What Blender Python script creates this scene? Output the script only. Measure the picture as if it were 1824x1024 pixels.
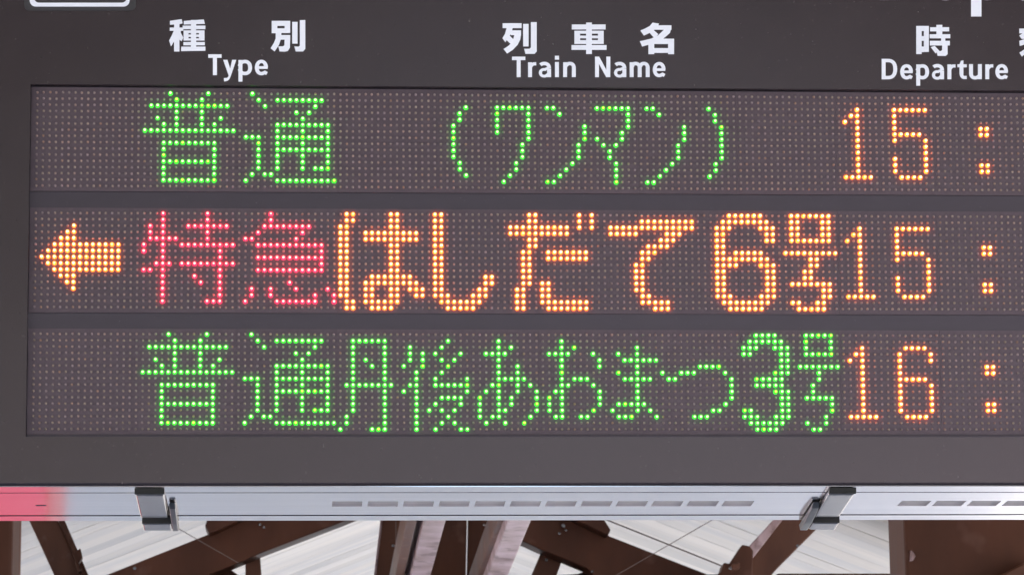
import bpy, math, random
from mathutils import Vector, Matrix
random.seed(7)
scene = bpy.context.scene
for o in list(bpy.data.objects):
    bpy.data.objects.remove(o)
C = scene.collection
rad = math.radians

# ------------------------------------------------------------------ camera
U = 0.008                                   # pitch of the LED grid, metres
F = 6361.85                                 # focal length in photo pixels (photo 1824 wide)
RX, RY, RZ = 0.15096884, -0.00674966, -0.06432864
TILT = rad(4.3)                             # the board leans forward over the platform
RT = Matrix.Rotation(TILT, 3, 'X')          # board axes -> world axes
cx, sx, cy, sy, cz, sz = math.cos(RX), math.sin(RX), math.cos(RY), math.sin(RY), math.cos(RZ), math.sin(RZ)
def _axis(f): return Vector((f((1,0,0)), f((0,1,0)), f((0,0,1))))
_y1 = lambda d: -sz*d[0] + cz*d[1]
_z2 = lambda d: -sx*_y1(d) + cx*d[2]
_x1 = lambda d: cz*d[0] + sz*d[1]
FWD = RT @ _axis(lambda d: cx*_y1(d) + sx*d[2])
RIGHT = RT @ _axis(lambda d: cy*_x1(d) + sy*_z2(d))
UP = RT @ _axis(lambda d: -sy*_x1(d) + cy*_z2(d))
EYE = RT @ (Vector((39.19033073, -558.52828525, -116.23411250)) * U)
cam = bpy.data.cameras.new('camera'); camo = bpy.data.objects.new('camera', cam); C.objects.link(camo)
m = Matrix((RIGHT, UP, -FWD)).transposed().to_4x4(); m.translation = EYE
camo.matrix_world = m
cam.sensor_width = 36; cam.lens = F*36/1824; cam.clip_start = 0.1; cam.clip_end = 2000
cam.dof.use_dof = True; cam.dof.focus_distance = 4.6; cam.dof.aperture_fstop = 50
scene.camera = camo

# ------------------------------------------------------------------ sky, sun, exposure
SUN_EL, SUN_AZ = rad(50), rad(22)          # azimuth from +Y (behind the board) towards -X
w = bpy.data.worlds.new('World'); scene.world = w; w.use_nodes = True
nt = w.node_tree; nt.nodes.clear()
sky = nt.nodes.new('ShaderNodeTexSky'); sky.sky_type = 'NISHITA'; sky.sun_disc = False
sky.sun_elevation = SUN_EL; sky.sun_rotation = SUN_AZ; sky.air_density = 1.0; sky.dust_density = 2.5
bg = nt.nodes.new('ShaderNodeBackground'); bg.inputs['Strength'].default_value = 0.13
wo = nt.nodes.new('ShaderNodeOutputWorld')
nt.links.new(sky.outputs[0], bg.inputs[0]); nt.links.new(bg.outputs[0], wo.inputs[0])
sl = bpy.data.lights.new('sun', 'SUN'); sl.energy = 4.0; sl.angle = rad(0.5); sl.color = (1, .95, .88)
so = bpy.data.objects.new('sun', sl); C.objects.link(so)
sd = Vector((math.sin(SUN_AZ)*math.cos(SUN_EL), math.cos(SUN_AZ)*math.cos(SUN_EL), math.sin(SUN_EL)))
so.rotation_euler = (-sd).to_track_quat('-Z', 'Y').to_euler()
scene.view_settings.view_transform = 'Standard'; scene.view_settings.look = 'None'
scene.view_settings.exposure = 1.8; scene.view_settings.gamma = 1.0
scene.render.filter_size = 1.6
scene.cycles.max_bounces = 8
scene.cycles.sample_clamp_indirect = 8

# ------------------------------------------------------------------ helpers
def ray(px, py):
    return RIGHT*((px-912)/F) + FWD + UP*(-(py-512)/F)
def at_depth(px, py, D):                    # world point on the vertical plane D metres beyond the camera
    r = ray(px, py); return EYE + r*(D/r.y)
def hit(px, py, p0, n):
    r = ray(px, py); return EYE + r*((p0-EYE).dot(n)/r.dot(n))
BN = RT @ Vector((0,1,0))
RTi = RT.transposed()
def board(px, py, yl=0.0):                  # board-local point on the local plane y = yl
    return RTi @ hit(px, py, BN*yl, BN)

def mat(name, col, rough=.5, metal=0, spec=.5, emit=None, strength=0, coat=0):
    m = bpy.data.materials.new(name); m.use_nodes = True
    b = m.node_tree.nodes['Principled BSDF']
    b.inputs['Base Color'].default_value = (*col, 1); b.inputs['Roughness'].default_value = rough
    b.inputs['Metallic'].default_value = metal; b.inputs['Specular IOR Level'].default_value = spec
    b.inputs['Coat Weight'].default_value = coat
    if emit:
        b.inputs['Emission Color'].default_value = (*emit, 1); b.inputs['Emission Strength'].default_value = strength
    return m
def noisy(m, c1, c2, scale=(5,5,5), detail=4, rough=None, bump=0, bscale=None, rnd=0, lo=.35, hi=.65, dist=.002):
    """noise colour between c1 and c2, optional roughness range, bump and per-object variation"""
    t = m.node_tree; N = t.nodes; L = t.links; b = N['Principled BSDF']
    tc = N.new('ShaderNodeTexCoord'); mp = N.new('ShaderNodeMapping'); mp.inputs['Scale'].default_value = scale
    L.new(tc.outputs['Object'], mp.inputs['Vector'])
    vec = mp.outputs[0]
    oi = N.new('ShaderNodeObjectInfo')
    if rnd:
        cmb = N.new('ShaderNodeVectorMath'); cmb.operation = 'MULTIPLY_ADD'
        cmb.inputs[1].default_value = (1,1,1)
        sc = N.new('ShaderNodeMath'); sc.operation = 'MULTIPLY'; sc.inputs[1].default_value = 40
        L.new(oi.outputs['Random'], sc.inputs[0])
        L.new(vec, cmb.inputs[0]); L.new(sc.outputs[0], cmb.inputs[2]); vec = cmb.outputs[0]
    n = N.new('ShaderNodeTexNoise'); n.inputs['Scale'].default_value = 1; n.inputs['Detail'].default_value = detail
    L.new(vec, n.inputs['Vector'])
    r = N.new('ShaderNodeValToRGB'); r.color_ramp.elements[0].position = lo; r.color_ramp.elements[1].position = hi
    r.color_ramp.elements[0].color = (*c1,1); r.color_ramp.elements[1].color = (*c2,1)
    L.new(n.outputs['Fac'], r.inputs[0]); out = r.outputs[0]
    if rnd:
        h = N.new('ShaderNodeHueSaturation'); mr = N.new('ShaderNodeMapRange')
        mr.inputs['To Min'].default_value = 1-rnd; mr.inputs['To Max'].default_value = 1+rnd
        L.new(oi.outputs['Random'], mr.inputs[0]); L.new(mr.outputs[0], h.inputs['Value']); L.new(out, h.inputs['Color']); out = h.outputs[0]
    L.new(out, b.inputs['Base Color'])
    if rough:
        mr = N.new('ShaderNodeMapRange'); mr.inputs['To Min'].default_value = rough[0]; mr.inputs['To Max'].default_value = rough[1]
        L.new(n.outputs['Fac'], mr.inputs[0]); L.new(mr.outputs[0], b.inputs['Roughness'])
    if bump:
        bp = N.new('ShaderNodeBump'); bp.inputs['Strength'].default_value = bump; bp.inputs['Distance'].default_value = dist
        n2 = N.new('ShaderNodeTexNoise'); n2.inputs['Scale'].default_value = 1; n2.inputs['Detail'].default_value = 6
        mp2 = N.new('ShaderNodeMapping'); mp2.inputs['Scale'].default_value = bscale or scale
        L.new(tc.outputs['Object'], mp2.inputs['Vector']); L.new(mp2.outputs[0], n2.inputs['Vector'])
        L.new(n2.outputs['Fac'], bp.inputs['Height']); L.new(bp.outputs[0], b.inputs['Normal'])
    return m

def tint(m, c):
    m.node_tree.nodes['Principled BSDF'].inputs['Specular Tint'].default_value = (*c,1)
def dust(m, scale, lo, hi, col, amt):
    """scattered pale specks and faint smears lying on a panel"""
    t=m.node_tree; N=t.nodes; L=t.links; b=N['Principled BSDF']; src=b.inputs['Base Color'].links[0].from_socket
    tc=N.new('ShaderNodeTexCoord'); out=src
    for sc,l,h,a in ((scale,lo,hi,amt),(5,.5,.8,amt*.05)):
        n=N.new('ShaderNodeTexNoise'); n.inputs['Scale'].default_value=sc; n.inputs['Detail'].default_value=3
        L.new(tc.outputs['Object'],n.inputs['Vector'])
        mr=N.new('ShaderNodeMapRange'); mr.inputs['From Min'].default_value=l; mr.inputs['From Max'].default_value=h; mr.inputs['To Max'].default_value=a
        L.new(n.outputs['Fac'],mr.inputs[0]); mx=N.new('ShaderNodeMix'); mx.data_type='RGBA'
        L.new(mr.outputs[0],mx.inputs[0]); L.new(out,mx.inputs[6]); mx.inputs[7].default_value=(*col,1); out=mx.outputs[2]
    L.new(out,b.inputs['Base Color'])
class MB:
    def __init__(s): s.v=[]; s.f=[]; s.mi=[]
    def add(s, vs, fs, mi=0):
        k=len(s.v); s.v += [tuple(v) for v in vs]; s.f += [tuple(i+k for i in f) for f in fs]; s.mi += [mi]*len(fs)
    def box(s, a, b, mi=0):
        (x0,y0,z0),(x1,y1,z1) = a,b
        s.add([(x0,y0,z0),(x1,y0,z0),(x1,y1,z0),(x0,y1,z0),(x0,y0,z1),(x1,y0,z1),(x1,y1,z1),(x0,y1,z1)],
              [(0,3,2,1),(4,5,6,7),(0,1,5,4),(1,2,6,5),(2,3,7,6),(3,0,4,7)], mi)
    def prism(s, front, back, mi=0):        # two matching outlines
        n=len(front); s.add(list(front)+list(back), [tuple(range(n)), tuple(range(2*n-1,n-1,-1))]+[(i,i+n,(i+1)%n+n,(i+1)%n) for i in range(n)], mi)
    def tube(s, a, b, r, n=8, mi=0):
        a=Vector(a); b=Vector(b); d=(b-a).normalized(); u=d.orthogonal().normalized(); v=d.cross(u)
        ra=[a+(u*math.cos(2*math.pi*i/n)+v*math.sin(2*math.pi*i/n))*r for i in range(n)]
        s.prism(ra, [p+(b-a) for p in ra], mi)
    def build(s, name, mats, parent=None, smooth=False, bevel=0, seg=2):
        me = bpy.data.meshes.new(name); me.from_pydata(s.v, [], s.f)
        if not isinstance(mats,(list,tuple)): mats=[mats]
        for m_ in mats: me.materials.append(m_)
        me.polygons.foreach_set('material_index', s.mi)
        if smooth: me.polygons.foreach_set('use_smooth', [True]*len(me.polygons))
        me.update()
        o = bpy.data.objects.new(name, me); C.objects.link(o)
        if parent: o.parent = parent
        if bevel:
            b=o.modifiers.new('bevel','BEVEL'); b.width=bevel; b.segments=seg; b.limit_method='ANGLE'; b.angle_limit=rad(35)
        return o
def empty(name, label, cat, loc=(0,0,0), group=None):
    o = bpy.data.objects.new(name, None); C.objects.link(o); o.location = loc
    o['label']=label; o['category']=cat
    if group: o['group']=group
    return o

# ------------------------------------------------------------------ materials
M = {}
M['fascia'] = noisy(mat('fascia', (.03,.026,.026), .34, spec=1), (.0108,.0070,.0070), (.0138,.0092,.0092), (25,25,25), 2, (.24,.28), 0)
M['recess'] = mat('recess', (.022,.02,.022), .5)
M['gap'] = noisy(mat('gap', (.028,.027,.033), .36, spec=1), (.015,.0122,.0165), (.019,.0155,.021), (30,30,90), 3)
M['module'] = noisy(mat('module', (.06,.05,.05), .42, spec=1), (.062,.040,.047), (.078,.053,.061), (120,120,120), 3, rnd=.07)
M['alu'] = noisy(mat('alu', (.8,.8,.86), .3, 1), (.90,.86,.88), (.97,.935,.955), (2.5,60,60), 4, (.07,.12), .03, (3,200,200), dist=.0004)
M['slotback'] = noisy(mat('slotback', (.3,.29,.3), .6), (.55,.51,.51), (.68,.63,.63), (20,20,20))
M['seam'] = mat('seam', (.03,.03,.05), .7)
M['steel'] = noisy(mat('steel', (.42,.42,.45), .22, 1), (.22,.215,.23), (.30,.295,.31), (25,25,25), 3, (.2,.3))
M['steel_dark'] = noisy(mat('steel_dark', (.2,.2,.2), .3, 1), (.10,.10,.11), (.17,.17,.18), (25,25,25), 3, (.28,.4))
M['flat_black'] = mat('flat_black', (.012,.012,.012), .6)  # black for the latches' painted shade strips and the machine base
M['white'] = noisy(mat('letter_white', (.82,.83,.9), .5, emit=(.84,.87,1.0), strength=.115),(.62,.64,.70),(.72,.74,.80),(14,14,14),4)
M['plate'] = mat('number_plate', (.05,.047,.052), .4)
M['silver_paint'] = mat('grey_paint', (.35,.35,.36), .4)
M['housing'] = mat('housing_paint', (.05,.045,.045), .5)
for k_ in ('fascia','gap','module'): tint(M[k_],(1,.84,.93) if k_=='fascia' else (.98,.85,1))
dust(M['fascia'],260,.70,.80,(.25,.23,.22),.5); dust(M['gap'],260,.70,.8,(.2,.2,.2),.4)
leds = []
for i,(c) in enumerate([(.52,.36,.32),(.48,.37,.32),(.45,.34,.36),(.50,.31,.24),(.40,.31,.30),(.46,.35,.29)]):
    leds.append(mat('led_lens_%d'%i, c, .35))
def emi(name, col, s=1):
    m = bpy.data.materials.new(name); m.use_nodes=True
    t=m.node_tree; t.nodes.clear(); e=t.nodes.new('ShaderNodeEmission'); o=t.nodes.new('ShaderNodeOutputMaterial')
    e.inputs[0].default_value=(*col,1); e.inputs[1].default_value=s; t.links.new(e.outputs[0],o.inputs[0]); return m
GREEN = [emi('green_core',(.55,1.7,.32)), emi('green_rim',(.010,.27,.004)), emi('green_rim_low',(.008,.25,.004)), emi('green_dim',(.55,1.1,.08)), emi('green_side',(.03,1.6,.03),2.3)]
RED = [emi('red_core',(2.1,.46,.36)), emi('red_rim',(.40,.006,.03)), emi('red_rim_low',(.40,.004,.028)), emi('red_dim',(1.4,.30,.26)), emi('red_side',(2.6,.02,.10),3.2)]
AMBER = [emi('amber_core',(2.2,1.45,.60)), emi('amber_rim',(.44,.185,.001)), emi('amber_rim_low',(.62,.034,.006)), emi('amber_dim',(1.6,.85,.25)), emi('amber_side',(2.4,.30,.02),3.2)]
M['timber'] = noisy(mat('timber', (.12,.055,.04), .45, spec=.3), (.088,.034,.020), (.150,.062,.037), (6,6,2), 5, (.35,.55), .25, (40,40,8), rnd=.12)
M['timber_dark'] = noisy(mat('timber_dark', (.075,.035,.027), .5, spec=.25), (.064,.0225,.012), (.095,.035,.019), (5,5,2), 5, (.4,.6), .25, (40,40,8), rnd=.1)
M['timber_light'] = noisy(mat('timber_light', (.3,.2,.2), .4), (.32,.21,.21), (.55,.42,.46), (7,7,2), 5, (.3,.5), .2, (40,40,8), rnd=.08)  # paler copy of the timber, painting lit edges and undersides
M['plank'] = noisy(mat('plank', (.62,.58,.54), .7), (.58,.58,.59), (.74,.71,.68), (.6,4,4), 4, None, .35, (1.5,60,60), rnd=.09, lo=.33, hi=.62)
M['roofback'] = mat('roof_back', (.18,.16,.15), .8)
M['concrete'] = noisy(mat('concrete', (.42,.41,.39), .85), (.60,.60,.605), (.70,.70,.70), (1.5,1.5,1.5), 8, None, .3, (30,30,30))
M['ballast'] = noisy(mat('ballast', (.34,.32,.3), .95), (.32,.31,.3), (.52,.5,.47), (9,9,9), 8, None, .5, (25,25,25))
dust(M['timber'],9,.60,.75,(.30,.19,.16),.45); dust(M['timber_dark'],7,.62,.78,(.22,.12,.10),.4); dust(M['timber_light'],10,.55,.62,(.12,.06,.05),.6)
M['red'] = mat('red_panel', (.72,.06,.08), .35)
M['red_glow'] = mat('red_front_glow', (.7,.06,.09), .35, emit=(1,.30,.46), strength=.10)  # glow added to strengthen the red reflection in the tray
M['dark'] = mat('dark_glass', (.03,.03,.035), .15)
M['wire'] = mat('wire', (.16,.12,.11), .5, .3)

# ------------------------------------------------------------------ glyph bitmaps: {row: columns}
def G(rows, off=0):
    pts=[]
    for r, cols in rows.items():
        for c in cols:
            if isinstance(c, tuple): pts += [(k+off, r) for k in range(c[0], c[1]+1)]
            else: pts.append((c+off, r))
    return sorted(set(pts))
def span(d, rs, cols):
    for r in rs: d[r] = list(d.get(r, [])) + list(cols)
    return d
FU = G({0:[21,27],1:[22,26],2:[(18,30)],3:[22,26],4:[19,22,26,29],5:[20,22,26,28],6:[(17,31)],8:[(20,28)],9:[20,28],10:[20,28],11:[(20,28)],12:[20,28],13:[20,28],14:[(20,28)]})
TSU = G({0:[34],1:[35,(38,45)],2:[36,44],3:[41,43],4:[42],5:[(38,46)],6:[38,42,46],7:[33,34,35,(38,46)],8:[35,38,42,46],9:[35,(38,46)],10:[35,38,42,46],11:[35,38,42,46],12:[35,38,42,44,45,46],13:[34,36,37],14:[33,(38,47)]})
ONE = G(span({2:[131],3:[130,131],4:[129,131],13:[(129,133)]}, range(5,13), [131]))
FIVE = G({2:[(137,142)],3:[137],4:[137],5:[137],6:[(137,141)],7:[137,142],8:[142],9:[142],10:[137,142],11:[137,142],12:[137,142],13:[(138,141)]})
SIX = G({2:[(138,141)],3:[137,142],4:[137,142],5:[137],6:[137],7:[(137,141)],8:[137,142],9:[137,142],10:[137,142],11:[137,142],12:[137,142],13:[(138,141)]})
COL = G({5:[151,152],6:[151,152],11:[151,152],12:[151,152]})
N_ = {2:[0,1],3:[2],5:[6],6:[6],7:[6],8:[5],9:[5],10:[5],11:[4],12:[3],13:[2],14:[0,1]}
rowA = [
 ('green','led_kanji','first green kanji of the top row',FU),('green','led_kanji','second green kanji of the top row, road radical',TSU),
 ('green','led_bracket','green opening bracket',G({2:[68],3:[67],4:[67],5:[66],6:[66],7:[66],8:[66],9:[66],10:[66],11:[67],12:[67],13:[68]})),
 ('green','led_kana','green katakana with square shoulders',G({2:[(73,78)],3:[73,78],4:[73,78],5:[73,78],6:[73,78],7:[78],8:[77],9:[77],10:[77],11:[76],12:[76],13:[75],14:[74]})),
 ('green','led_kana','green katakana curve after the square one',G(N_,81)),
 ('green','led_kana','green katakana shaped like a flag on a stalk',G({2:[(89,94)],3:[94],4:[94],5:[94],6:[93],7:[89,93],8:[90,92],9:[91],10:[91],11:[92],12:[92],13:[92],14:[92]})),
 ('green','led_kana','green katakana curve before the closing bracket',G(N_,97)),
 ('green','led_bracket','green closing bracket',G({2:[107],3:[108],4:[108],5:[109],6:[109],7:[109],8:[109],9:[109],10:[109],11:[108],12:[108],13:[107]})),
 ('amber','led_digit','amber digit 1',ONE),('amber','led_digit','amber digit 5',FIVE),('amber','led_colon','amber colon',COL)]
HA = G({0:[49,50,56,57],1:[49,50,56,57],2:[48,49,56,57],3:[48,49,(52,60)],4:[48,49,(52,60)],5:[48,49,56,57],6:[48,49,56,57],7:[48,49,56,57],8:[48,49,56,57],9:[48,49,56,57],
 10:[48,49,(53,59)],11:[48,49,(52,60)],12:[48,49,52,53,56,57,59,60,61],13:[48,49,52,53,56,57,60,61],14:[49,50,(52,57)],15:[49,50,(53,56)]})
SHI = G(span({10:[71,72],11:[71,72],12:[70,71],13:[65,69,70,71],14:[(64,70)],15:[(65,69)]}, range(0,14), [63,64]))
DA = G({0:[78,79,86,88],1:[78,79,86,88],2:[(75,84),86,88],3:[(75,84)],4:[78,79],5:[78,79],6:[77,78,(81,87)],7:[77,78,(81,87)],8:[77,78],9:[77,78],10:[77,78],11:[77,78,80,81],12:[76,77,80,81],13:[76,77,80,81],14:[76,77,(80,87)],15:[76,77,(81,87)]})
TE = G({1:[(96,104)],2:[(91,104)],3:[(91,95),100,101,102],4:[99,100,101],5:[(97,100)],6:[96,97,98],7:[96,97],8:[95,96],9:[95,96],10:[95,96],11:[95,96],12:[95,96],13:[96,97],14:[(96,100)],15:[98,99,100]})
BIG6 = G({0:[(110,115)],1:[(109,116)],2:[108,109,110,115,116,117],3:[108,109,116,117],4:[108,109,116,117],5:[108,109],6:[108,109,(111,115)],7:[(108,116)],8:[(108,111),115,116,117],9:[108,109,116,117],10:[108,109,116,117],11:[108,109,116,117],12:[108,109,116,117],13:[108,109,110,115,116,117],14:[(109,116)],15:[(110,115)]})
GO = G({0:[(120,126)],1:[120,121,125,126],2:[120,121,125,126],3:[120,121,125,126],4:[(120,126)],6:[(119,127)],7:[123,124],8:[123,124],9:[122,123],10:[122,123],11:[(120,126)],12:[125,126],13:[125,126],14:[120,121,124,125],15:[(121,125)]})
rowB = [
 ('amber','led_arrow','amber arrow pointing left',G({2:[6],3:[5,6],4:[4,5,6],5:[(3,13)],6:[(2,13)],7:[(1,13)],8:[(2,13)],9:[(3,13)],10:[4,5,6],11:[5,6],12:[6]})),
 ('red','led_kanji','first red kanji',G({0:[20,27],1:[20,27],2:[18,20,(24,30)],3:[18,20,27],4:[(18,22),27],5:[17,20,(23,31)],6:[17,20,29],7:[20,29],8:[19,20,21,(23,31)],9:[17,18,20,29],10:[20,25,29],11:[20,26,29],12:[20,29],13:[20,29],14:[20,27,28,29]})),
 ('red','led_kanji','second red kanji',G({0:[37],1:[37],2:[(36,43)],3:[35,42],4:[33,34,41],5:[(35,45)],6:[45],7:[(35,45)],8:[45],9:[(35,45)],11:[40],12:[34,37,41,46],13:[34,37,44,47],14:[33,(38,44),47]})),
 ('amber','led_kana','bold amber hiragana beside the red kanji',HA),('amber','led_kana','bold amber hiragana hook',SHI),('amber','led_kana','bold amber hiragana with two short ticks',DA),
 ('amber','led_kana','bold amber hiragana with a long top bar',TE),('amber','led_digit','bold amber digit 6',BIG6),('amber','led_kanji','bold amber number kanji',GO),
 ('amber','led_digit','amber digit 1',ONE),('amber','led_digit','amber digit 5',FIVE),('amber','led_colon','amber colon',COL)]
rowC = [
 ('green','led_kanji','first green kanji of the bottom row',FU),('green','led_kanji','second green kanji of the bottom row, road radical',G({15:[48]})+TSU),
 ('green','led_kanji','green kanji like a framed window with a cross bar',G({1:[(50,55)],2:[50,55],3:[50,55],4:[50,52,55],5:[50,53,55],6:[50,55],7:[50,55],8:[(49,56)],9:[50,55],10:[50,55],11:[50,55],12:[50,55],13:[49,55],14:[49,55],15:[53,54,55]})),
 ('green','led_kanji','green kanji of many short diagonals',G({1:[65],2:[59,64],3:[59,61,63,67],4:[59,61,64,66],5:[58,61,65],6:[60,64],7:[60,63,68],8:[59,60,(63,68)],9:[58,60,68],10:[60,(64,67)],11:[60,63,67],12:[60,62,64,66],13:[60,65],14:[60,64,66],15:[60,63,67,68]})),
 ('green','led_kana','green hiragana with a wide lower loop',G({1:[73],2:[73,75],3:[71,72,73,74],4:[73],5:[73,76],6:[73,76],7:[(73,77)],8:[72,73,76,78],9:[71,73,76,79],10:[70,73,75,79],11:[70,73,75,79],12:[70,73,74,79],13:[70,72,73,78],14:[71,74,77]})),
 ('green','led_kana','green hiragana with a detached tick',G({1:[83],2:[83,85],3:[81,82,83,84,88],4:[83,89],5:[83,89],6:[83],7:[83,85,86,87],8:[83,84,88],9:[82,83,89],10:[81,83,89],11:[81,83,89],12:[81,83,88],13:[82,83,86,87]})),
 ('green','led_kana','green hiragana with two cross bars',G({2:[95],3:[92,95],4:[(93,98)],5:[95],6:[92,95],7:[(93,97)],8:[95],9:[95],10:[95],11:[(92,96)],12:[91,95,97],13:[92,93,94,98]})),
 ('green','led_kana','wide green hiragana arc',G({5:[(105,108)],6:[99,102,103,104,109],7:[100,101,110],8:[110],9:[110],10:[110],11:[109],12:[107,108],13:[104,105,106]})),
 ('green','led_digit','bold green digit 3',G({0:[(114,117)],1:[(113,118)],2:[112,113,114,117,118,119],3:[112,113,118,119],4:[118,119],5:[118,119],6:[117,118,119],7:[(114,118)],8:[(114,118)],9:[117,118,119],10:[118,119],11:[118,119],12:[112,113,118,119],13:[112,113,114,117,118,119],14:[(113,118)],15:[(114,117)]})),
 ('green','led_kanji','thin green number kanji',G({0:[(122,126)],1:[122,126],2:[122,126],3:[(122,126)],5:[(121,127)],6:[124],7:[124],8:[123],9:[123],10:[(122,126)],11:[126],12:[126],13:[125],14:[122,125],15:[123,124]})),
 ('amber','led_digit','amber digit 1',ONE),('amber','led_digit','amber digit 6',SIX),('amber','led_colon','amber colon',COL)]
NCOL = 192
ROWZ = [0.0, -(16-1+4.35473), -(16-1+4.35473)-(15+4.25263)]      # z (in U) of LED row 0 of each display

# ------------------------------------------------------------------ departure board (built in its own leaning frame)
BD = empty('departure_board', 'dark station departure board with three rows of lit green, red and amber LED text', 'departure board')
BD.rotation_euler = (TILT, 0, 0)
YF = -0.010                                                   # face of the fascia
tl = board(54.5, 152.5, YF); bl = board(45.5, 776, YF)
XL = (tl.x+bl.x)/2; ZT = board(912, 155.5, YF).z; ZB = board(912, 778, YF).z
ZEDGE = board(912, 864.5, YF).z                               # lower edge of the fascia
X0, X1, ZTOP = -14*U, 201*U, 42*U
XR = X1-7*U
# header, lower panel and sides of the frame
b=MB(); b.box((X0,YF,ZT),(X1,.012,ZTOP)); header=b.build('header_panel', M['fascia'], BD)
b=MB(); b.box((X0,YF,ZB),(XL,.012,ZT)); b.build('side_frame', M['fascia'], BD)
b=MB(); b.box((XR,YF,ZB),(X1,.012,ZT)); b.build('side_frame', M['fascia'], BD)
R_=.013
prof=[(YF,ZB)]+[(YF+R_*(1-math.cos(a)), ZEDGE+R_-R_*math.sin(a)) for a in [rad(k*15) for k in range(0,7)]]+[(.012,ZEDGE),(.012,ZB)]
prof=[(YF,ZB)]+[(YF+.004*(1-math.cos(a)), ZEDGE+.004-.004*math.sin(a)) for a in [rad(k*15) for k in range(0,7)]]+[(.012,ZEDGE),(.012,ZB)]
b=MB(); b.prism([(X0,y,z) for y,z in prof],[(X1,y,z) for y,z in prof]); lp=b.build('lower_panel', M['fascia'], BD)
# back of the display recess (seen between the rows)
b=MB(); b.box((XL-.002,.0068,ZB-.004),(XR+.002,.0116,ZT+.004)); b.build('recess_back', M['gap'], BD)

def dome(mb, x, z, y0, r, h, mis, n=10, split=None):
    """LED lens: flat-sided rim ring + inner cap. mis=(core,rim_top,rim_bottom)"""
    vs=[]
    for (rr,yy) in ((r,y0),(r*.98,y0-h*.35),(r*.58,y0-h*.85)):
        for i in range(n):
            a=2*math.pi*(i+.5)/n; vs.append((x+rr*math.cos(a), yy, z+rr*math.sin(a)))
    vs.append((x, y0-h, z)); k=len(mb.v); mb.v+=vs
    for i in range(n):
        j=(i+1)%n; top = math.sin(2*math.pi*(i+1)/n) > -.05
        mi = mis[1] if top else mis[2]
        mb.f += [(k+i,k+j,k+n+j,k+n+i),(k+n+i,k+n+j,k+2*n+j,k+2*n+i),(k+2*n+i,k+2*n+j,k+3*n)]
        mb.mi += [mis[3] if len(mis)>3 else mi,mi,mis[0]]
YM=.0035                                                       # face of the LED circuit boards
for ri,(rows,rlab) in enumerate(((rowA,'top'),(rowB,'middle'),(rowC,'bottom'))):
    z0 = ROWZ[ri]*U
    b=MB(); b.box((-.95*U, YM+.0016, z0-15.80*U),((NCOL-.2)*U, .0066, z0+.80*U))
    panel=b.build('led_panel', M['gap'], BD)
    for k_ in range(NCOL//16):
        b=MB(); b.box(((16*k_-(.95 if k_==0 else .5))*U+.00012, YM+random.uniform(-.00012,.00012), z0-15.85*U),((16*k_+15.5)*U-.00012, YM+.0018, z0+.85*U))
        b.build('led_board', M['module'], panel)
    panel['label'] = rlab+' row of the LED display'
    lit=set()
    for (colr,nm,lab,pts) in rows:
        mb=MB()
        for (c,r) in pts:
            lit.add((c,r))
            core = 3 if random.random()<.07 else 0
            dome(mb, c*U, z0-r*U, YM-.0001, .34*U*random.uniform(.95,1.05), .0036, (core,1,2,4))
        g=mb.build(nm, {'green':GREEN,'red':RED,'amber':AMBER}[colr], panel); g['label']=lab; g['kind']='stuff'
    mb=MB()
    for c in range(NCOL):
        for r in range(16):
            if (c,r) in lit: continue
            mi=random.choices(range(6),(5,6,3,1,5,2))[0]
            dome(mb, (c+random.uniform(-.03,.03))*U, z0-(r+random.uniform(-.03,.03))*U, YM-.0001, .215*U, .0034, (mi,mi,mi), n=6)
    g=mb.build('unlit_led', leds, panel); g['kind']='stuff'

# ------------------------------------------------------------------ printed lettering on the header
YP = YF-.0004
def shape_mesh(polys, name, label, conv, parent=header):
    mb=MB()
    for i,p in enumerate(polys):
        e = YP-.00004*i
        pts=[conv(*q) for q in p]
        mb.add([(q.x, e, q.z) for q in pts], [tuple(range(len(pts)))])
    o=mb.build(name, M['white'], parent); o['label']=label
    return o
def Z(ox, oy, s): return lambda x, y: board(ox+x/s, oy+y/s, YP)
def bx(x0,y0,x1,y1): return [(x0,y0),(x1,y0),(x1,y1),(x0,y1)]
A1=Z(280,20,6.08)
shape_mesh([[(138,108),(265,90),(275,135),(240,145),(138,150)], bx(136,181,284,216), bx(183,130,241,440),
 [(186,200),(186,325),(150,386),(129,322),(160,262)], [(238,205),(256,215),(256,240),(284,290),(264,330),(238,310)],
 [(288,110),(505,93),(517,142),(288,148)], bx(276,160,522,199), bx(286,212,339,322), bx(452,212,512,322), bx(339,212,452,241), bx(339,257,452,283), bx(339,299,452,322),
 bx(365,100,422,430), bx(284,338,516,374), [(262,388),(522,388),(522,433),(258,437)]], 'kanji_character','first white kanji at the left of the header',A1)
shape_mesh([bx(1240,108,1440,163), bx(1240,160,1301,242), bx(1380,160,1440,240), bx(1242,189,1440,240),
 [(1283,236),(1346,236),(1342,300),(1318,370),(1272,440),(1228,405),(1262,350),(1283,300)], bx(1336,262,1440,312),
 [(1380,308),(1440,308),(1437,400),(1415,435),(1385,442),(1324,440),(1312,384),(1362,384),(1377,374)],
 bx(1462,120,1520,355), [(1545,102),(1604,100),(1604,412),(1580,440),(1500,440),(1485,385),(1530,388),(1545,376)]], 'kanji_character','second white kanji above the word Type',A1)
A2=Z(880,20,5.3647)
shape_mesh([bx(82,118,263,165), [(122,160),(180,160),(164,215),(132,265),(108,300),(80,262),(104,220)], bx(160,186,258,232),
 [(196,225),(258,225),(250,275),(225,325),(180,372),(125,408),(90,365),(140,332),(178,290)], [(150,238),(203,290),(172,330),(118,278)],
 bx(278,125,330,340), [(352,108),(408,108),(408,388),(388,411),(300,411),(288,362),(338,362),(352,350)]], 'kanji_character','first white kanji above the words Train Name',A2)
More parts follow.
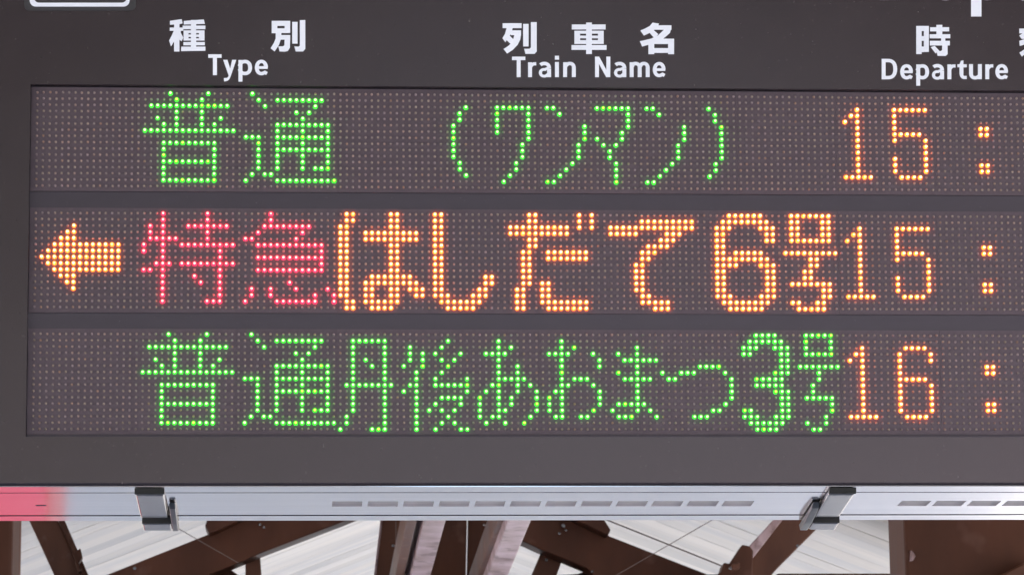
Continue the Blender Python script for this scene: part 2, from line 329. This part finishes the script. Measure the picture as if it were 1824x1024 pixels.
shape_mesh([bx(880,112,935,412), bx(743,130,1066,178), bx(768,190,822,316), bx(993,190,1048,316), bx(822,190,993,218), bx(822,237,993,262), bx(822,280,993,316), bx(740,327,1075,373)],
 'kanji_character','middle white kanji above the words Train Name',A2)
shape_mesh([[(1515,112),(1578,122),(1550,168),(1490,210),(1432,236),(1398,188),(1440,170),(1488,145)], bx(1530,138,1695,181),
 [(1626,178),(1694,170),(1680,212),(1612,270),(1540,306),(1415,341),(1393,290),(1500,266),(1568,233)], [(1478,200),(1514,175),(1570,223),(1532,262)],
 bx(1560,266,1720,317), bx(1475,290,1531,414), bx(1663,300,1720,414), bx(1500,356,1700,402), bx(1500,285,1600,317)], 'kanji_character','last white kanji above the words Train Name',A2)
A3=Z(1550,0,6.4)
shape_mesh([bx(525,300,587,620), bx(612,300,669,596), bx(587,300,612,358), bx(587,416,615,470), bx(587,535,615,598),
 bx(683,315,900,362), bx(755,288,822,400), bx(678,395,912,441), bx(680,470,908,523), bx(808,430,856,480),
 [(820,500),(882,500),(882,622),(860,643),(768,640),(755,586),(806,586),(820,574)], [(690,542),(735,528),(786,582),(745,614)]], 'kanji_character','white kanji above the word Departure',A3)
shape_mesh([bx(1700,330,1905,384), bx(1775,292,1835,340), [(1770,384),(1822,392),(1770,450),(1724,446),(1700,410),(1740,380)], [(1700,470),(1790,440),(1850,400),(1886,430),(1800,500),(1705,528)],
 [(1820,470),(1880,500),(1800,580),(1730,650),(1700,605),(1770,560)], [(1800,560),(1840,545),(1895,610),(1850,640)], bx(1915,330,1965,560),
 [(1990,300),(2045,300),(2045,620),(2020,645),(1950,640),(1940,592),(1978,592),(1990,580)]], 'kanji_character','white kanji cut by the right edge of the photo',A3)

def arc(cx_,cy_,rx,ry,a0,a1,n=12,p=1.0):
    out=[]
    for i in range(n+1):
        a=rad(a0+(a1-a0)*i/n); c,s_=math.cos(a),math.sin(a)
        out.append((cx_+rx*math.copysign(abs(c)**p,c), cy_+ry*math.copysign(abs(s_)**p,s_)))
    return out
def ribbon(pts, wd):
    L=[];Rr=[]; n=len(pts)
    for i,(x,y) in enumerate(pts):
        x0,y0=pts[max(0,i-1)]; x1,y1=pts[min(n-1,i+1)]
        dx,dy=x1-x0,y1-y0; l=math.hypot(dx,dy) or 1; nx,ny=-dy/l,dx/l
        k=wd/2*(1-.14*abs(ny))
        L.append((x+nx*k,y+ny*k)); Rr.append((x-nx*k,y-ny*k))
    return L+Rr[::-1]
S=.192
def glyph(ch, w):                           # cap height 1, baseline 0; list of outlines
    h=S/2; X=.735; xh=X-.005
    rb=lambda p, wd=S: ribbon(p, wd)
    if ch=='T': return [bx(0,.83,w,1.0), bx(w/2-h,0,w/2+h,.84)]
    if ch=='D': return [bx(0,0,S,1.0), rb([(S*.5,.915)]+[(w*.36,.915)]+arc(w*.42,.5,w-h-w*.42,.415,84,-84,14,.85)+[(w*.36,.085),(S*.5,.085)])]
    if ch=='N': return [bx(0,0,S,1.0), bx(w-S,0,w,1.0), [(0,1.0),(S*1.05,1.0),(w,0),(w-S*1.05,0)]]
    if ch=='i': return [bx(0,0,S,X), bx(-.005,.85,S+.005,1.04)]
    if ch=='y': return [[(0,X),(S*1.08,X),(w*.5+.08,.13),(w*.5-.05,-.02)], [(w-S*1.05,X),(w,X),(w*.56,-.08),(w*.56-.06,-.2),(w*.56-.15,-.27),(w*.56-.26,-.3),(.05,-.3),(.03,-.14),(w*.3,-.13),(w*.4,-.06),(w*.43,.02)]]
    if ch=='p': return [bx(0,-.31,S,X-.01), rb(arc(w*.47,.365,w-h-w*.47,.288,170,-170,26,.88))]
    if ch=='e': return [rb(arc(w*.5,.365,w/2-h*.95,.292,0,312,24,.92)+[(w-.045,.075)], S*.98), bx(S*.6,.30,w-.01,.43)]
    if ch=='a': return [bx(w-S,0,w,.42), rb(arc(w*.46,.43,w-h-w*.46,.232,0,138,12,.85)), rb([(w-S*.6,.415),(w*.6,.405)]+arc(w*.47,.212,w*.47-h,.165,75,285,12,.9)+[(w*.62,.07),(w-S*.6,.17)],S*.82)]
    if ch=='r': return [bx(0,0,S,X-.01), rb([(h,.42),(h+.03,.52),(h+.09,.60),(h+.17,.645),(w,.65)],S*.95)]
    if ch=='n': return [bx(0,0,S,X-.01), bx(w-S,0,w,.46), rb([(h,.46),(h+.04,.56)]+arc(w*.52,.44,w-h-w*.52,.222,110,0,10,.85))]
    if ch=='m':
        m_=w/2; return [bx(0,0,S,X-.01), bx(m_-h,0,m_+h,.46), bx(w-S,0,w,.46), rb([(h,.46),(h+.04,.56)]+arc(m_*.56,.44,m_*.44,.222,110,0,10,.85)), rb([(m_,.46),(m_+.04,.56)]+arc(m_+m_*.5-h*.5,.44,m_*.5-h*.5,.222,110,0,10,.85))]
    if ch=='u': return [bx(w-S,0,w,X), bx(0,.27,S,X), rb(arc(w*.48,.29,w*.48-h,.222,180,290,10,.85)+[(w-S*.6,.17)])]
    if ch=='t': return [[(.10,.72),(.10+S*.35,.90),(.10+S,.92),(.10+S,.72)], bx(.10,.24,.10+S,.74), rb([(.10+h,.26)]+arc(.10+h+.13,.26,.13,.175,180,270,8)+[(w,.085)],S*.93), bx(0,.58,w,.73)]
def word(letters, base, cap, name, label, ox, oy, s):
    """letters: (char, x0, x1) in the measured close-up; base line y and cap height there"""
    conv=Z(ox,oy,s); polys=[]
    for ch,x0,x1 in letters:
        for p in glyph(ch,(x1-x0)/cap): polys.append([(x0+q[0]*cap, base-q[1]*cap) for q in p])
    return shape_mesh(polys,name,label,conv)
word([('T',553,697),('y',714,857),('p',880,1028),('e',1058,1199)], 696, 226, 'printed_word','white word Type',280,20,6.08)
word([('T',172,299),('r',325,403),('a',424,545),('i',582,622),('n',660,781)], 633, 196, 'printed_word','white word Train',880,20,5.3647)
word([('N',965,1111),('a',1143,1264),('m',1296,1487),('e',1517,1638)], 633, 196, 'printed_word','white word Name',880,20,5.3647)
DEP=[('D',131,308),('e',343,487),('p',525,672),('a',699,842),('r',880,972),('t',994,1100),('u',1126,1272),('r',1311,1402),('e',1426,1570)]
word(DEP, 908, 234, 'printed_word','small white word Departure',1550,0,6.4)
k=2.64
word([(c,1155+(a-527)*k,1155+(b_-527)*k) for c,a,b_ in DEP], 1, 234*k, 'printed_word','large white word whose letter stem reaches into the photo',1550,0,6.4)
# platform-number plate with white rounded outline
def rrect(x0,y0,x1,y1,r,n=6):
    out=[]
    for (cx_,cy_,a0) in ((x1-r,y0+r,-90),(x1-r,y1-r,0),(x0+r,y1-r,90),(x0+r,y0+r,180)):
        out += [(cx_+r*math.cos(rad(a0+90*i/n)), cy_+r*math.sin(rad(a0+90*i/n))) for i in range(n+1)]
    return out
conv=lambda x,y: board(x,y,YF)
o_=[conv(*q) for q in rrect(43,-176,242,20,10)]
b=MB(); b.prism([(q.x,YF-.0015,q.z) for q in o_],[(q.x,YF+.001,q.z) for q in o_]); plate=b.build('number_plate', M['plate'], header)
outer=[conv(*q) for q in rrect(53,-166,231,13,11)]; inner=[conv(*q) for q in rrect(61,-158,226,6.6,9)]
b=MB(); n=len(outer); ya,yb=YF-.0035,YF-.0014
vs=[(q.x,ya,q.z) for q in outer]+[(q.x,ya,q.z) for q in inner]+[(q.x,yb,q.z) for q in outer]+[(q.x,yb,q.z) for q in inner]
fs=[]
for i in range(n):
    j=(i+1)%n; fs+=[(i,j,n+j,n+i),(i,2*n+i,2*n+j,j),(n+i,n+j,3*n+j,3*n+i)]
b.add(vs,fs); rim=b.build('number_frame', M['white'], header); rim['label']='white rounded outline at the top left'

# ------------------------------------------------------------------ aluminium underside (level with the world), in board-local coordinates
e0 = RT @ board(912, 865.5, .0)             # front edge height
Zu = (RT @ Vector((0, YF+.004, ZEDGE))).z - .0010
def under(px, py, dz=0.0):                  # world point on the level plane z = Zu + dz
    return hit(px, py, Vector((0,0,Zu+dz)), Vector((0,0,1)))
yA = (RT @ Vector((0, YF+.004, ZEDGE))).y - .0005
yB = under(912, 877.3).y; yB0 = under(912, 876.2).y; yC0 = under(912, 915.9).y; yC = under(912, 917.9).y; yD = under(912, 926).y
def wl(p): return RTi @ Vector(p)           # world -> board-local
def lbox(mb, a, b_, mi=0):
    k0=len(mb.v); mb.box(a,b_,mi)
    for i in range(k0,len(mb.v)): mb.v[i]=tuple(wl(mb.v[i]))
TH=.003
b=MB(); lbox(b,(X0,yA,Zu),(X1,yB0,Zu+TH)); b.build('front_trim', M['alu'], BD)
b=MB(); lbox(b,(X0,yC,Zu),(X1,yD,Zu+TH)); b.build('rear_trim', M['alu'], BD)
b=MB(); lbox(b,(X0,yA,Zu+TH+.002),(X1,yD-.002,Zu+TH+.006)); b.build('seam_backing', M['seam'], BD)
# perforated tray: solid bands around real slots
sy0=under(620,892.2).y; sy1=under(620,901.6).y
slots=[]
xs0=under(591.5,897).x; pitch=under(655.2,897).x-xs0; sw=(under(645,897).x-under(591.5,897).x)
for i in range(12): slots.append((xs0+i*pitch, xs0+i*pitch+sw))
xs1=under(1601,897).x
for i in range(8): slots.append((xs1+i*pitch, xs1+i*pitch+sw))
b=MB(); lbox(b,(X0,yB,Zu),(X1,sy0,Zu+TH)); lbox(b,(X0,sy1,Zu),(X1,yC0,Zu+TH))
xx=X0
for (a,c) in slots+[(X1,X1)]:
    lbox(b,(xx,sy0,Zu+.00001),(a,sy1,Zu+TH)); xx=c
tray=b.build('bottom_tray', M['alu'], BD)
for (a,c) in slots:
    b=MB(); lbox(b,(a-.001,sy0-.001,Zu+TH+.0002),(c+.001,sy1+.001,Zu+TH+.0012)); b.build('vent_slot', M['slotback'], tray)
# small scratch, a dark nick near the left end
p=under(73,899.6); b=MB(); lbox(b,(p.x-.0065,p.y-.002,Zu-.0004),(p.x+.0065,p.y+.002,Zu-.00005)); b.build('nick_mark', M['seam'], tray)
# housing behind, from the tray up
b=MB()
bk=[wl((0,yD-.002,Zu+TH+.0065)), wl((0,yD-.002,Zu+.84))]
pr=[(.0165,ZEDGE+.006),(bk[0].y,bk[0].z),(bk[1].y,ZTOP-.002),(.0165,ZTOP-.002)]
b.prism([(X0+.002,y,z) for y,z in pr],[(X1-.002,y,z) for y,z in pr]); b.build('housing', M['housing'], BD)

# latches
def latch(pxl, pxr, shear=0, arm=1):
    xa=under(pxl,917).x; xb=under(pxr,917).x
    yref=under(912,917).y
    y0=under(912,868.5).y; y1=under(912,905).y; y2=under(912,913).y
    h1=.0085
    # main block: painted dark front, rounded rear
    def profile(pts, x0, x1, name, m_, par, bev=.0026, seg=3):
        sh=lambda y: shear*(y-yref)
        mb=MB(); mb.prism([tuple(wl((x0+sh(y),y,z))) for y,z in pts],[tuple(wl((x1+sh(y),y,z))) for y,z in pts])
        return mb.build(name, m_, par, bevel=bev, seg=seg)
    body=profile([(y0,Zu-.0006),(y0+.006,Zu-h1),(y1,Zu-h1-.0008),(y2-.012,Zu-h1+.0005),(y2,Zu-.0006)], xa, xb-.003, 'latch', M['steel'], BD)
    profile([(y0-.0075,Zu-.0006),(y0-.0065,Zu-h1*.95),(y0-.0005,Zu-h1*.98),(y0-.0005,Zu-.0006)], xa-.0005, xb-.002, 'front_shade', M['flat_black'], body, .001)  # black bar paints the shade on the latch's front face
    yb0=under(912,915.5).y; yb1=under(912,924).y
    h2=.0125
    profile([(yb0,Zu-.0018),(yb0+.002,Zu-h2),(yb1+.01,Zu-h2-.0005),(yb1+.03,Zu-h2+.004),(yb1+.034,Zu-.0022)], xa+.001, xb, 'catch_plate', M['steel'], body)
    profile([(yb0-.004,Zu-.0016),(yb0-.003,Zu-h2*.96),(yb0-.0006,Zu-h2*.96),(yb0-.0006,Zu-.0016)], xa+.001, xb, 'gap_shade', M['flat_black'], body, .0004)  # black strip paints the shadow gap ahead of the catch plate
    for xs,xe in ([(xb+.0004,xb+.0085)] if arm>0 else [(xa-.0105,xa-.0004)]):
        profile([(y1-.06,Zu-.0017),(y1-.045,Zu-h1*.9),(yb0,Zu-h2),(yb1+.02,Zu-h2),(yb1+.034,Zu-.0022)], xs, xe, 'side_arm', M['steel_dark'], body, .0016, 3)
latch(252,305); latch(1445,1493,.04,-1)

# hangers up to the station roof
HR = EYE.z + 3.4
XRIDGE = at_depth(730, 975, 19).x
for x in (.25, 1.25):
    b=MB(); b.v=[]; 
    top=HR-.39*abs(x-XRIDGE)
    pa=wl((x,.12,.25)); pb=wl((x,.12,top-.02)); b.tube(pa,pb,.024,12); b.build('hanger_pole', M['silver_paint'], BD, smooth=False)

# ------------------------------------------------------------------ station roof beyond the board
ST = empty('station_roof', 'gabled timber platform roof with pale plank ceiling and brown painted trusses behind the board', 'roof', (XRIDGE, 0, HR))
def W2S(p): return (p[0]-XRIDGE, p[1], p[2]-HR)
def spart(mb, name, m_, bevel=0, label=None):
    mb.v=[W2S(v) for v in mb.v]
    o=mb.build(name, m_, ST, bevel=bevel)
    if label: o['label']=label
    return o
def timber(name, px, D, th, m_, bevel=.006, label=None):
    """a member whose face lies on the vertical plane D metres beyond the camera and th thick, away from the camera"""
    f=[at_depth(x,y,D) for x,y in px]; b=MB(); b.prism(f,[Vector((p.x,p.y+th,p.z)) for p in f]); return spart(b,name,m_,bevel,label)
CY=EYE.y
SL=.39; LEN=4.9; ang=math.atan(SL)
# ceiling planks, laid down the slope
PW=.2
pm=MB(); pm.box((0,0.001,0),(LEN,PW-.0028,.02))
plank=pm.build('ceiling_plank', M['plank'], ST)
pmesh=plank.data
first=True
for side in (1,-1):
    y=CY+13.0
    while y < CY+31:
        if first: o=plank; first=False
        else: o=bpy.data.objects.new('ceiling_plank', pmesh); C.objects.link(o); o.parent=ST
        if side==1: o.rotation_euler=(random.uniform(-.003,.003), ang, 0); o.location=(0,y,random.uniform(-.0015,.0015))
        else: o.rotation_euler=(random.uniform(-.003,.003), ang, math.pi); o.location=(0,y+PW,random.uniform(-.0015,.0015))
        y+=PW
for side in (1,-1):
    for (ya,yb_,nm) in ((CY-(15 if side<0 else 9),CY+12.99,'unseen_ceiling'),(CY+12.995,CY+45,'roof_deck')):  # near part is unseen, its length set to darken the board's reflections
        up=.026 if nm=='roof_deck' else 0
        b=MB(); pts=[(XRIDGE+side*x_, z) for x_,z in ((0,HR+up),(LEN*math.cos(ang),HR+up-LEN*math.sin(ang)))]
        b.prism([(pts[0][0],ya,pts[0][1]),(pts[1][0],ya,pts[1][1]),(pts[1][0],ya,pts[1][1]+.05),(pts[0][0],ya,pts[0][1]+.05)],
                [(pts[0][0],yb_,pts[0][1]),(pts[1][0],yb_,pts[1][1]),(pts[1][0],yb_,pts[1][1]+.05),(pts[0][0],yb_,pts[0][1]+.05)])
        spart(b, nm, M['roofback'])
# purlins running along the platform (undersides seen), level, converging away
def purlin(pxl, pxr, py, D0, D1, hh, m_, name='purlin'):
    a=at_depth(pxl,py,D0); c=at_depth(pxr,py,D0); b=MB(); y0,y1=CY+5.6,CY+17.6
    b.box((a.x,y0,a.z),(c.x,y1,a.z+hh)); return spart(b,name,m_,.006)
purlin(755,794,928,13.5,16.6,.15,M['timber_light'],'ridge_purlin')  # pale timber paints the light reflected onto the purlin undersides
purlin(724,742,928,13.6,16.6,.13,M['timber'])
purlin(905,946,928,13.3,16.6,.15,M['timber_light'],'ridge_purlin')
purlin(886,904,928,13.6,16.6,.12,M['timber'])
# central dark boards behind the purlins
timber('centre_board',[(789,715),(836,715),(829,1070),(758,1070)],17.0,.05,M['timber_dark'])
timber('centre_board',[(838,715),(890,715),(876,1070),(831,1070)],17.03,.05,M['timber_dark'])
# trusses
timber('rafter',[(150,1039),(373,950),(365,936),(382,905),(700,745),(752,800),(668,905),(612,928),(463,985),(436,997),(404,1010),(300,1052),(250,1075),(120,1075)],15.6,.14,M['timber_dark'])
timber('rafter',[(928,905),(716,800),(760,735),(1064,905),(1088,943),(1083,953),(1265,1024),(1320,1046),(1330,1080),(1120,1080),(1044,1011),(1001,993),(968,980),(935,965),(905,955)],15.6,.14,M['timber_dark'])
timber('rafter_end',[(376,905),(365,936),(373,950),(395,941),(470,905)],15.5,.09,M['timber_dark'])
timber('rafter_end',[(980,905),(1030,928),(1083,953),(1088,943),(1064,905)],15.5,.09,M['timber_dark'])
timber('knee_brace',[(250,1054),(300,1034),(404,1009),(432,1028),(500,1075),(250,1075)],15.9,.12,M['timber_dark'])
timber('strut',[(437,994),(463,983),(469,1075),(437,1075)],15.76,.1,M['timber'])
timber('strut',[(966,978),(1003,992),(973,1075),(925,1075)],15.76,.1,M['timber'])
timber('knee_brace',[(985,1024),(1030,1021),(1060,1010),(1110,1075),(970,1075)],15.9,.12,M['timber_dark'])
timber('post',[(684,880),(704,880),(722,941),(708,1075),(662,1075),(668,1018)],16.4,.12,M['timber'])
timber('lit_post_edge',[(680,905),(684,905),(668,1040),(664,1040)],16.38,.015,M['timber_light'])  # pale strip paints the light along the post's left edge
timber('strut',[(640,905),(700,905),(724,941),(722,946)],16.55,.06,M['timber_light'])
# left diagonal and left post
timber('diagonal_brace',[(42,905),(94,905),(170,1075),(120,1075)],16.2,.1,M['timber'])
timber('gutter_strip',[(95,905),(106,905),(180,1075),(166,1075)],16.15,.06,M['timber_dark'])
timber('gutter_clip',[(130,985),(143,975),(147,992),(140,1003),(146,1015),(139,1020)],16.1,.05,M['timber_dark'])
a=at_depth(-60,880,10.0); c=at_depth(20,1100,10.0)
b=MB(); b.box((a.x,a.y,EYE.z-1.62),(c.x,a.y+.28,a.z+1.25)); spart(b,'roof_post',M['timber_dark'],.012)
a=at_depth(21,880,10.25); c=at_depth(33,1100,10.25)
b=MB(); b.box((a.x,a.y,EYE.z-1.62),(c.x,a.y+.05,a.z+.6)); spart(b,'post_side',M['timber'],.006)  # side face of the post in a lighter brown
# right diagonal, bracket, bottom rail, right post
timber('diagonal_brace',[(1479,838),(1556,838),(1456,940),(1386,1010),(1330,1075),(1240,1075),(1337,976)],15.2,.11,M['timber'])
timber('lit_brace_face',[(1396,905),(1410,905),(1336,1000),(1300,1075),(1288,1075),(1322,985)],15.1,.05,M['timber_light'])  # pale strip paints the lit left face of the brace
timber('joint_bracket',[(1322,969),(1336,972),(1342,980),(1338,1075),(1262,1075),(1278,1021),(1284,1019),(1289,1001),(1300,1003)],14.9,.12,M['timber_dark'])
timber('bracket_bolt',[(1303,1004),(1318,1000),(1318,1012),(1304,1015)],14.86,.04,M['timber'])
timber('bottom_rail',[(1255,1022),(1320,1021),(1320,1060),(1255,1060)],15.3,.1,M['timber_dark'])
timber('bottom_rail',[(1384,1020.5),(1620,1020.5),(1620,1060),(1384,1060)],15.3,.1,M['timber_dark'])
a=at_depth(1608,880,10.0); c=at_depth(1960,1100,10.0)
b=MB(); b.box((a.x,a.y,c.z-.12),(c.x,a.y+.27,a.z+1.0)); pst=spart(b,'short_post',M['timber_dark'],.01)  # post cut short so its reflection doesn't darken the tray
timber('bolt_plate',[(1623,979),(1628,984),(1631,990),(1627,997),(1622,998)],9.98,.02,M['timber_light'],.001)
timber('brace_foot',[(1748,1040),(1840,993),(1870,1020),(1870,1075),(1748,1075)],9.9,.08,M['timber'])
timber('tie_beam',[(-700,1072),(2120,1072),(2120,1128),(-700,1128)],15.35,.9,M['timber_dark'],.01)
for x_ in (-690,2060):
    a=at_depth(x_,1128,15.4); b=MB(); b.box((a.x,a.y,EYE.z-1.62),(a.x+.16,a.y+.16,a.z)); spart(b,'roof_post',M['timber_dark'],.01)
# bolts and plates on the members
def bolt(px,py,D,r_=.012):
    p=at_depth(px,py,D); b=MB(); n=8
    ring=[(p.x+r_*math.cos(2*math.pi*i/n),p.y,p.z+r_*math.sin(2*math.pi*i/n)) for i in range(n)]
    b.prism([(x,y-.012,z) for x,y,z in ring],[(x,y,z) for x,y,z in ring]); spart(b,'bolt',M['steel'],.002)
for q in ((470,939,15.58),(463,934,15.58),(1003,936,15.58),(1008,944,15.58),(996,950,15.58),(1055,1018,15.58),(866,958,16.99),(861,1001,16.99),(862,935,16.99),(240,1012,15.58),(700,972,16.38),(973,997,15.74),(1300,1012,14.86),(1420,972,15.18)): bolt(*q[:2],q[2],random.uniform(.006,.011))
# conduit and bracing wires
def wire(p,q,D,r,name='bracing_wire'):
    b=MB(); b.tube(at_depth(*p,D),at_depth(*q,D),r,6); spart(b,name,M['wire'])
wire((1070,921),(1290,1009),16.9,.0035,'conduit')
wire((1290,913),(1090,1028),15.3,.0017); wire((290,925),(425,1002),15.3,.0017)
wire((705,928),(706,1040),16.2,.002)

# ------------------------------------------------------------------ platform, ground, unseen vending machine added for the red reflection in the tray
ZG = EYE.z-1.62
b=MB(); b.box((XRIDGE-3.9,CY-60,ZG-1.0),(XRIDGE+3.9,CY+70,ZG)); pf=b.build('platform', M['concrete']); pf['kind']='structure'
b=MB(); b.add([(-400,-400,ZG-1.05),(400,-400,ZG-1.05),(400,600,ZG-1.05),(-400,600,ZG-1.05)],[(0,1,2,3)]); gr=b.build('ground', M['ballast']); gr['kind']='structure'
_p=under(88,895); _r=ray(88,895); vx1 = _p.x+_r.x/_r.y*(5.0-_p.y)
vm = empty('added_vending_machine','unseen red vending machine added for the pink reflection at the left of the aluminium underside','vending machine',(vx1-.5,5.0,ZG))
def vp(mb,name,m_,bevel=0): return mb.build(name,m_,vm,bevel=bevel)
b=MB(); b.box((-.5,0,.08),(.5,.7,1.83)); vp(b,'cabinet',M['red'],.02)
b=MB(); b.box((-.49,-.008,.42),(.49,.0,1.8)); vp(b,'glow_front',M['red_glow'])  # glowing front added to brighten the pink reflection
b=MB(); b.box((-.43,-.012,.5),(.43,-.0085,1.2)); vp(b,'display_window',M['dark'])
b=MB(); b.box((-.35,-.012,.2),(.35,.0,.4)); vp(b,'delivery_flap',M['dark'])
b=MB(); b.box((-.46,.04,0),(.46,.66,.08)); vp(b,'base',M['flat_black'])

# unseen dark hillside added behind the viewer to darken reflections in the glossy panels
b=MB(); hv=[]; n=60
for i in range(n+1):
    x=-220+440*i/n; h=max(2, 36+3*math.sin(i*.37)+1.5*math.sin(i*1.13+1)-max(0,x+12)*1.2)
    hv += [(x,CY-120,ZG-1.3),(x,CY-150,ZG-1+h*1.0),(x,CY-230,ZG-1+h*1.3)]
fs=[]
for i in range(n):
    for k in (0,1): fs.append((3*i+k,3*i+3+k,3*i+4+k,3*i+1+k))
b.add(hv,fs); added_hill=b.build('added_hill', noisy(mat('dark_green',(.05,.06,.03),.9),(.025,.035,.015),(.07,.085,.04),(.15,.15,.15),8), smooth=True); added_hill['kind']='structure'
# unseen pale wall added behind the viewer, brightening the glossy board's lower right
bw = empty('added_wall','unseen pale wall added to brighten the lower right of the board by its reflection','wall',(10,CY-44,ZG-1.05))
M['render'] = noisy(mat('added_wall_pale',(.5,.5,.52),.85),(.50,.49,.52),(.60,.59,.62),(2,2,2),5)
pb=MB(); pb.box((0,0,0),(2.98,.25,4.9)); first=None
for i in range(14):
    if first is None: first=pb.build('added_wall_panel',M['render'],bw,bevel=.01); first.location=(3*i,0,0)
    else:
        o=bpy.data.objects.new('added_wall_panel',first.data); C.objects.link(o); o.parent=bw; o.location=(3*i,0,0)
b=MB(); b.box((-.1,-.06,4.902),(42.1,.31,5.02)); b.build('added_wall_cap',M['concrete'],bw)
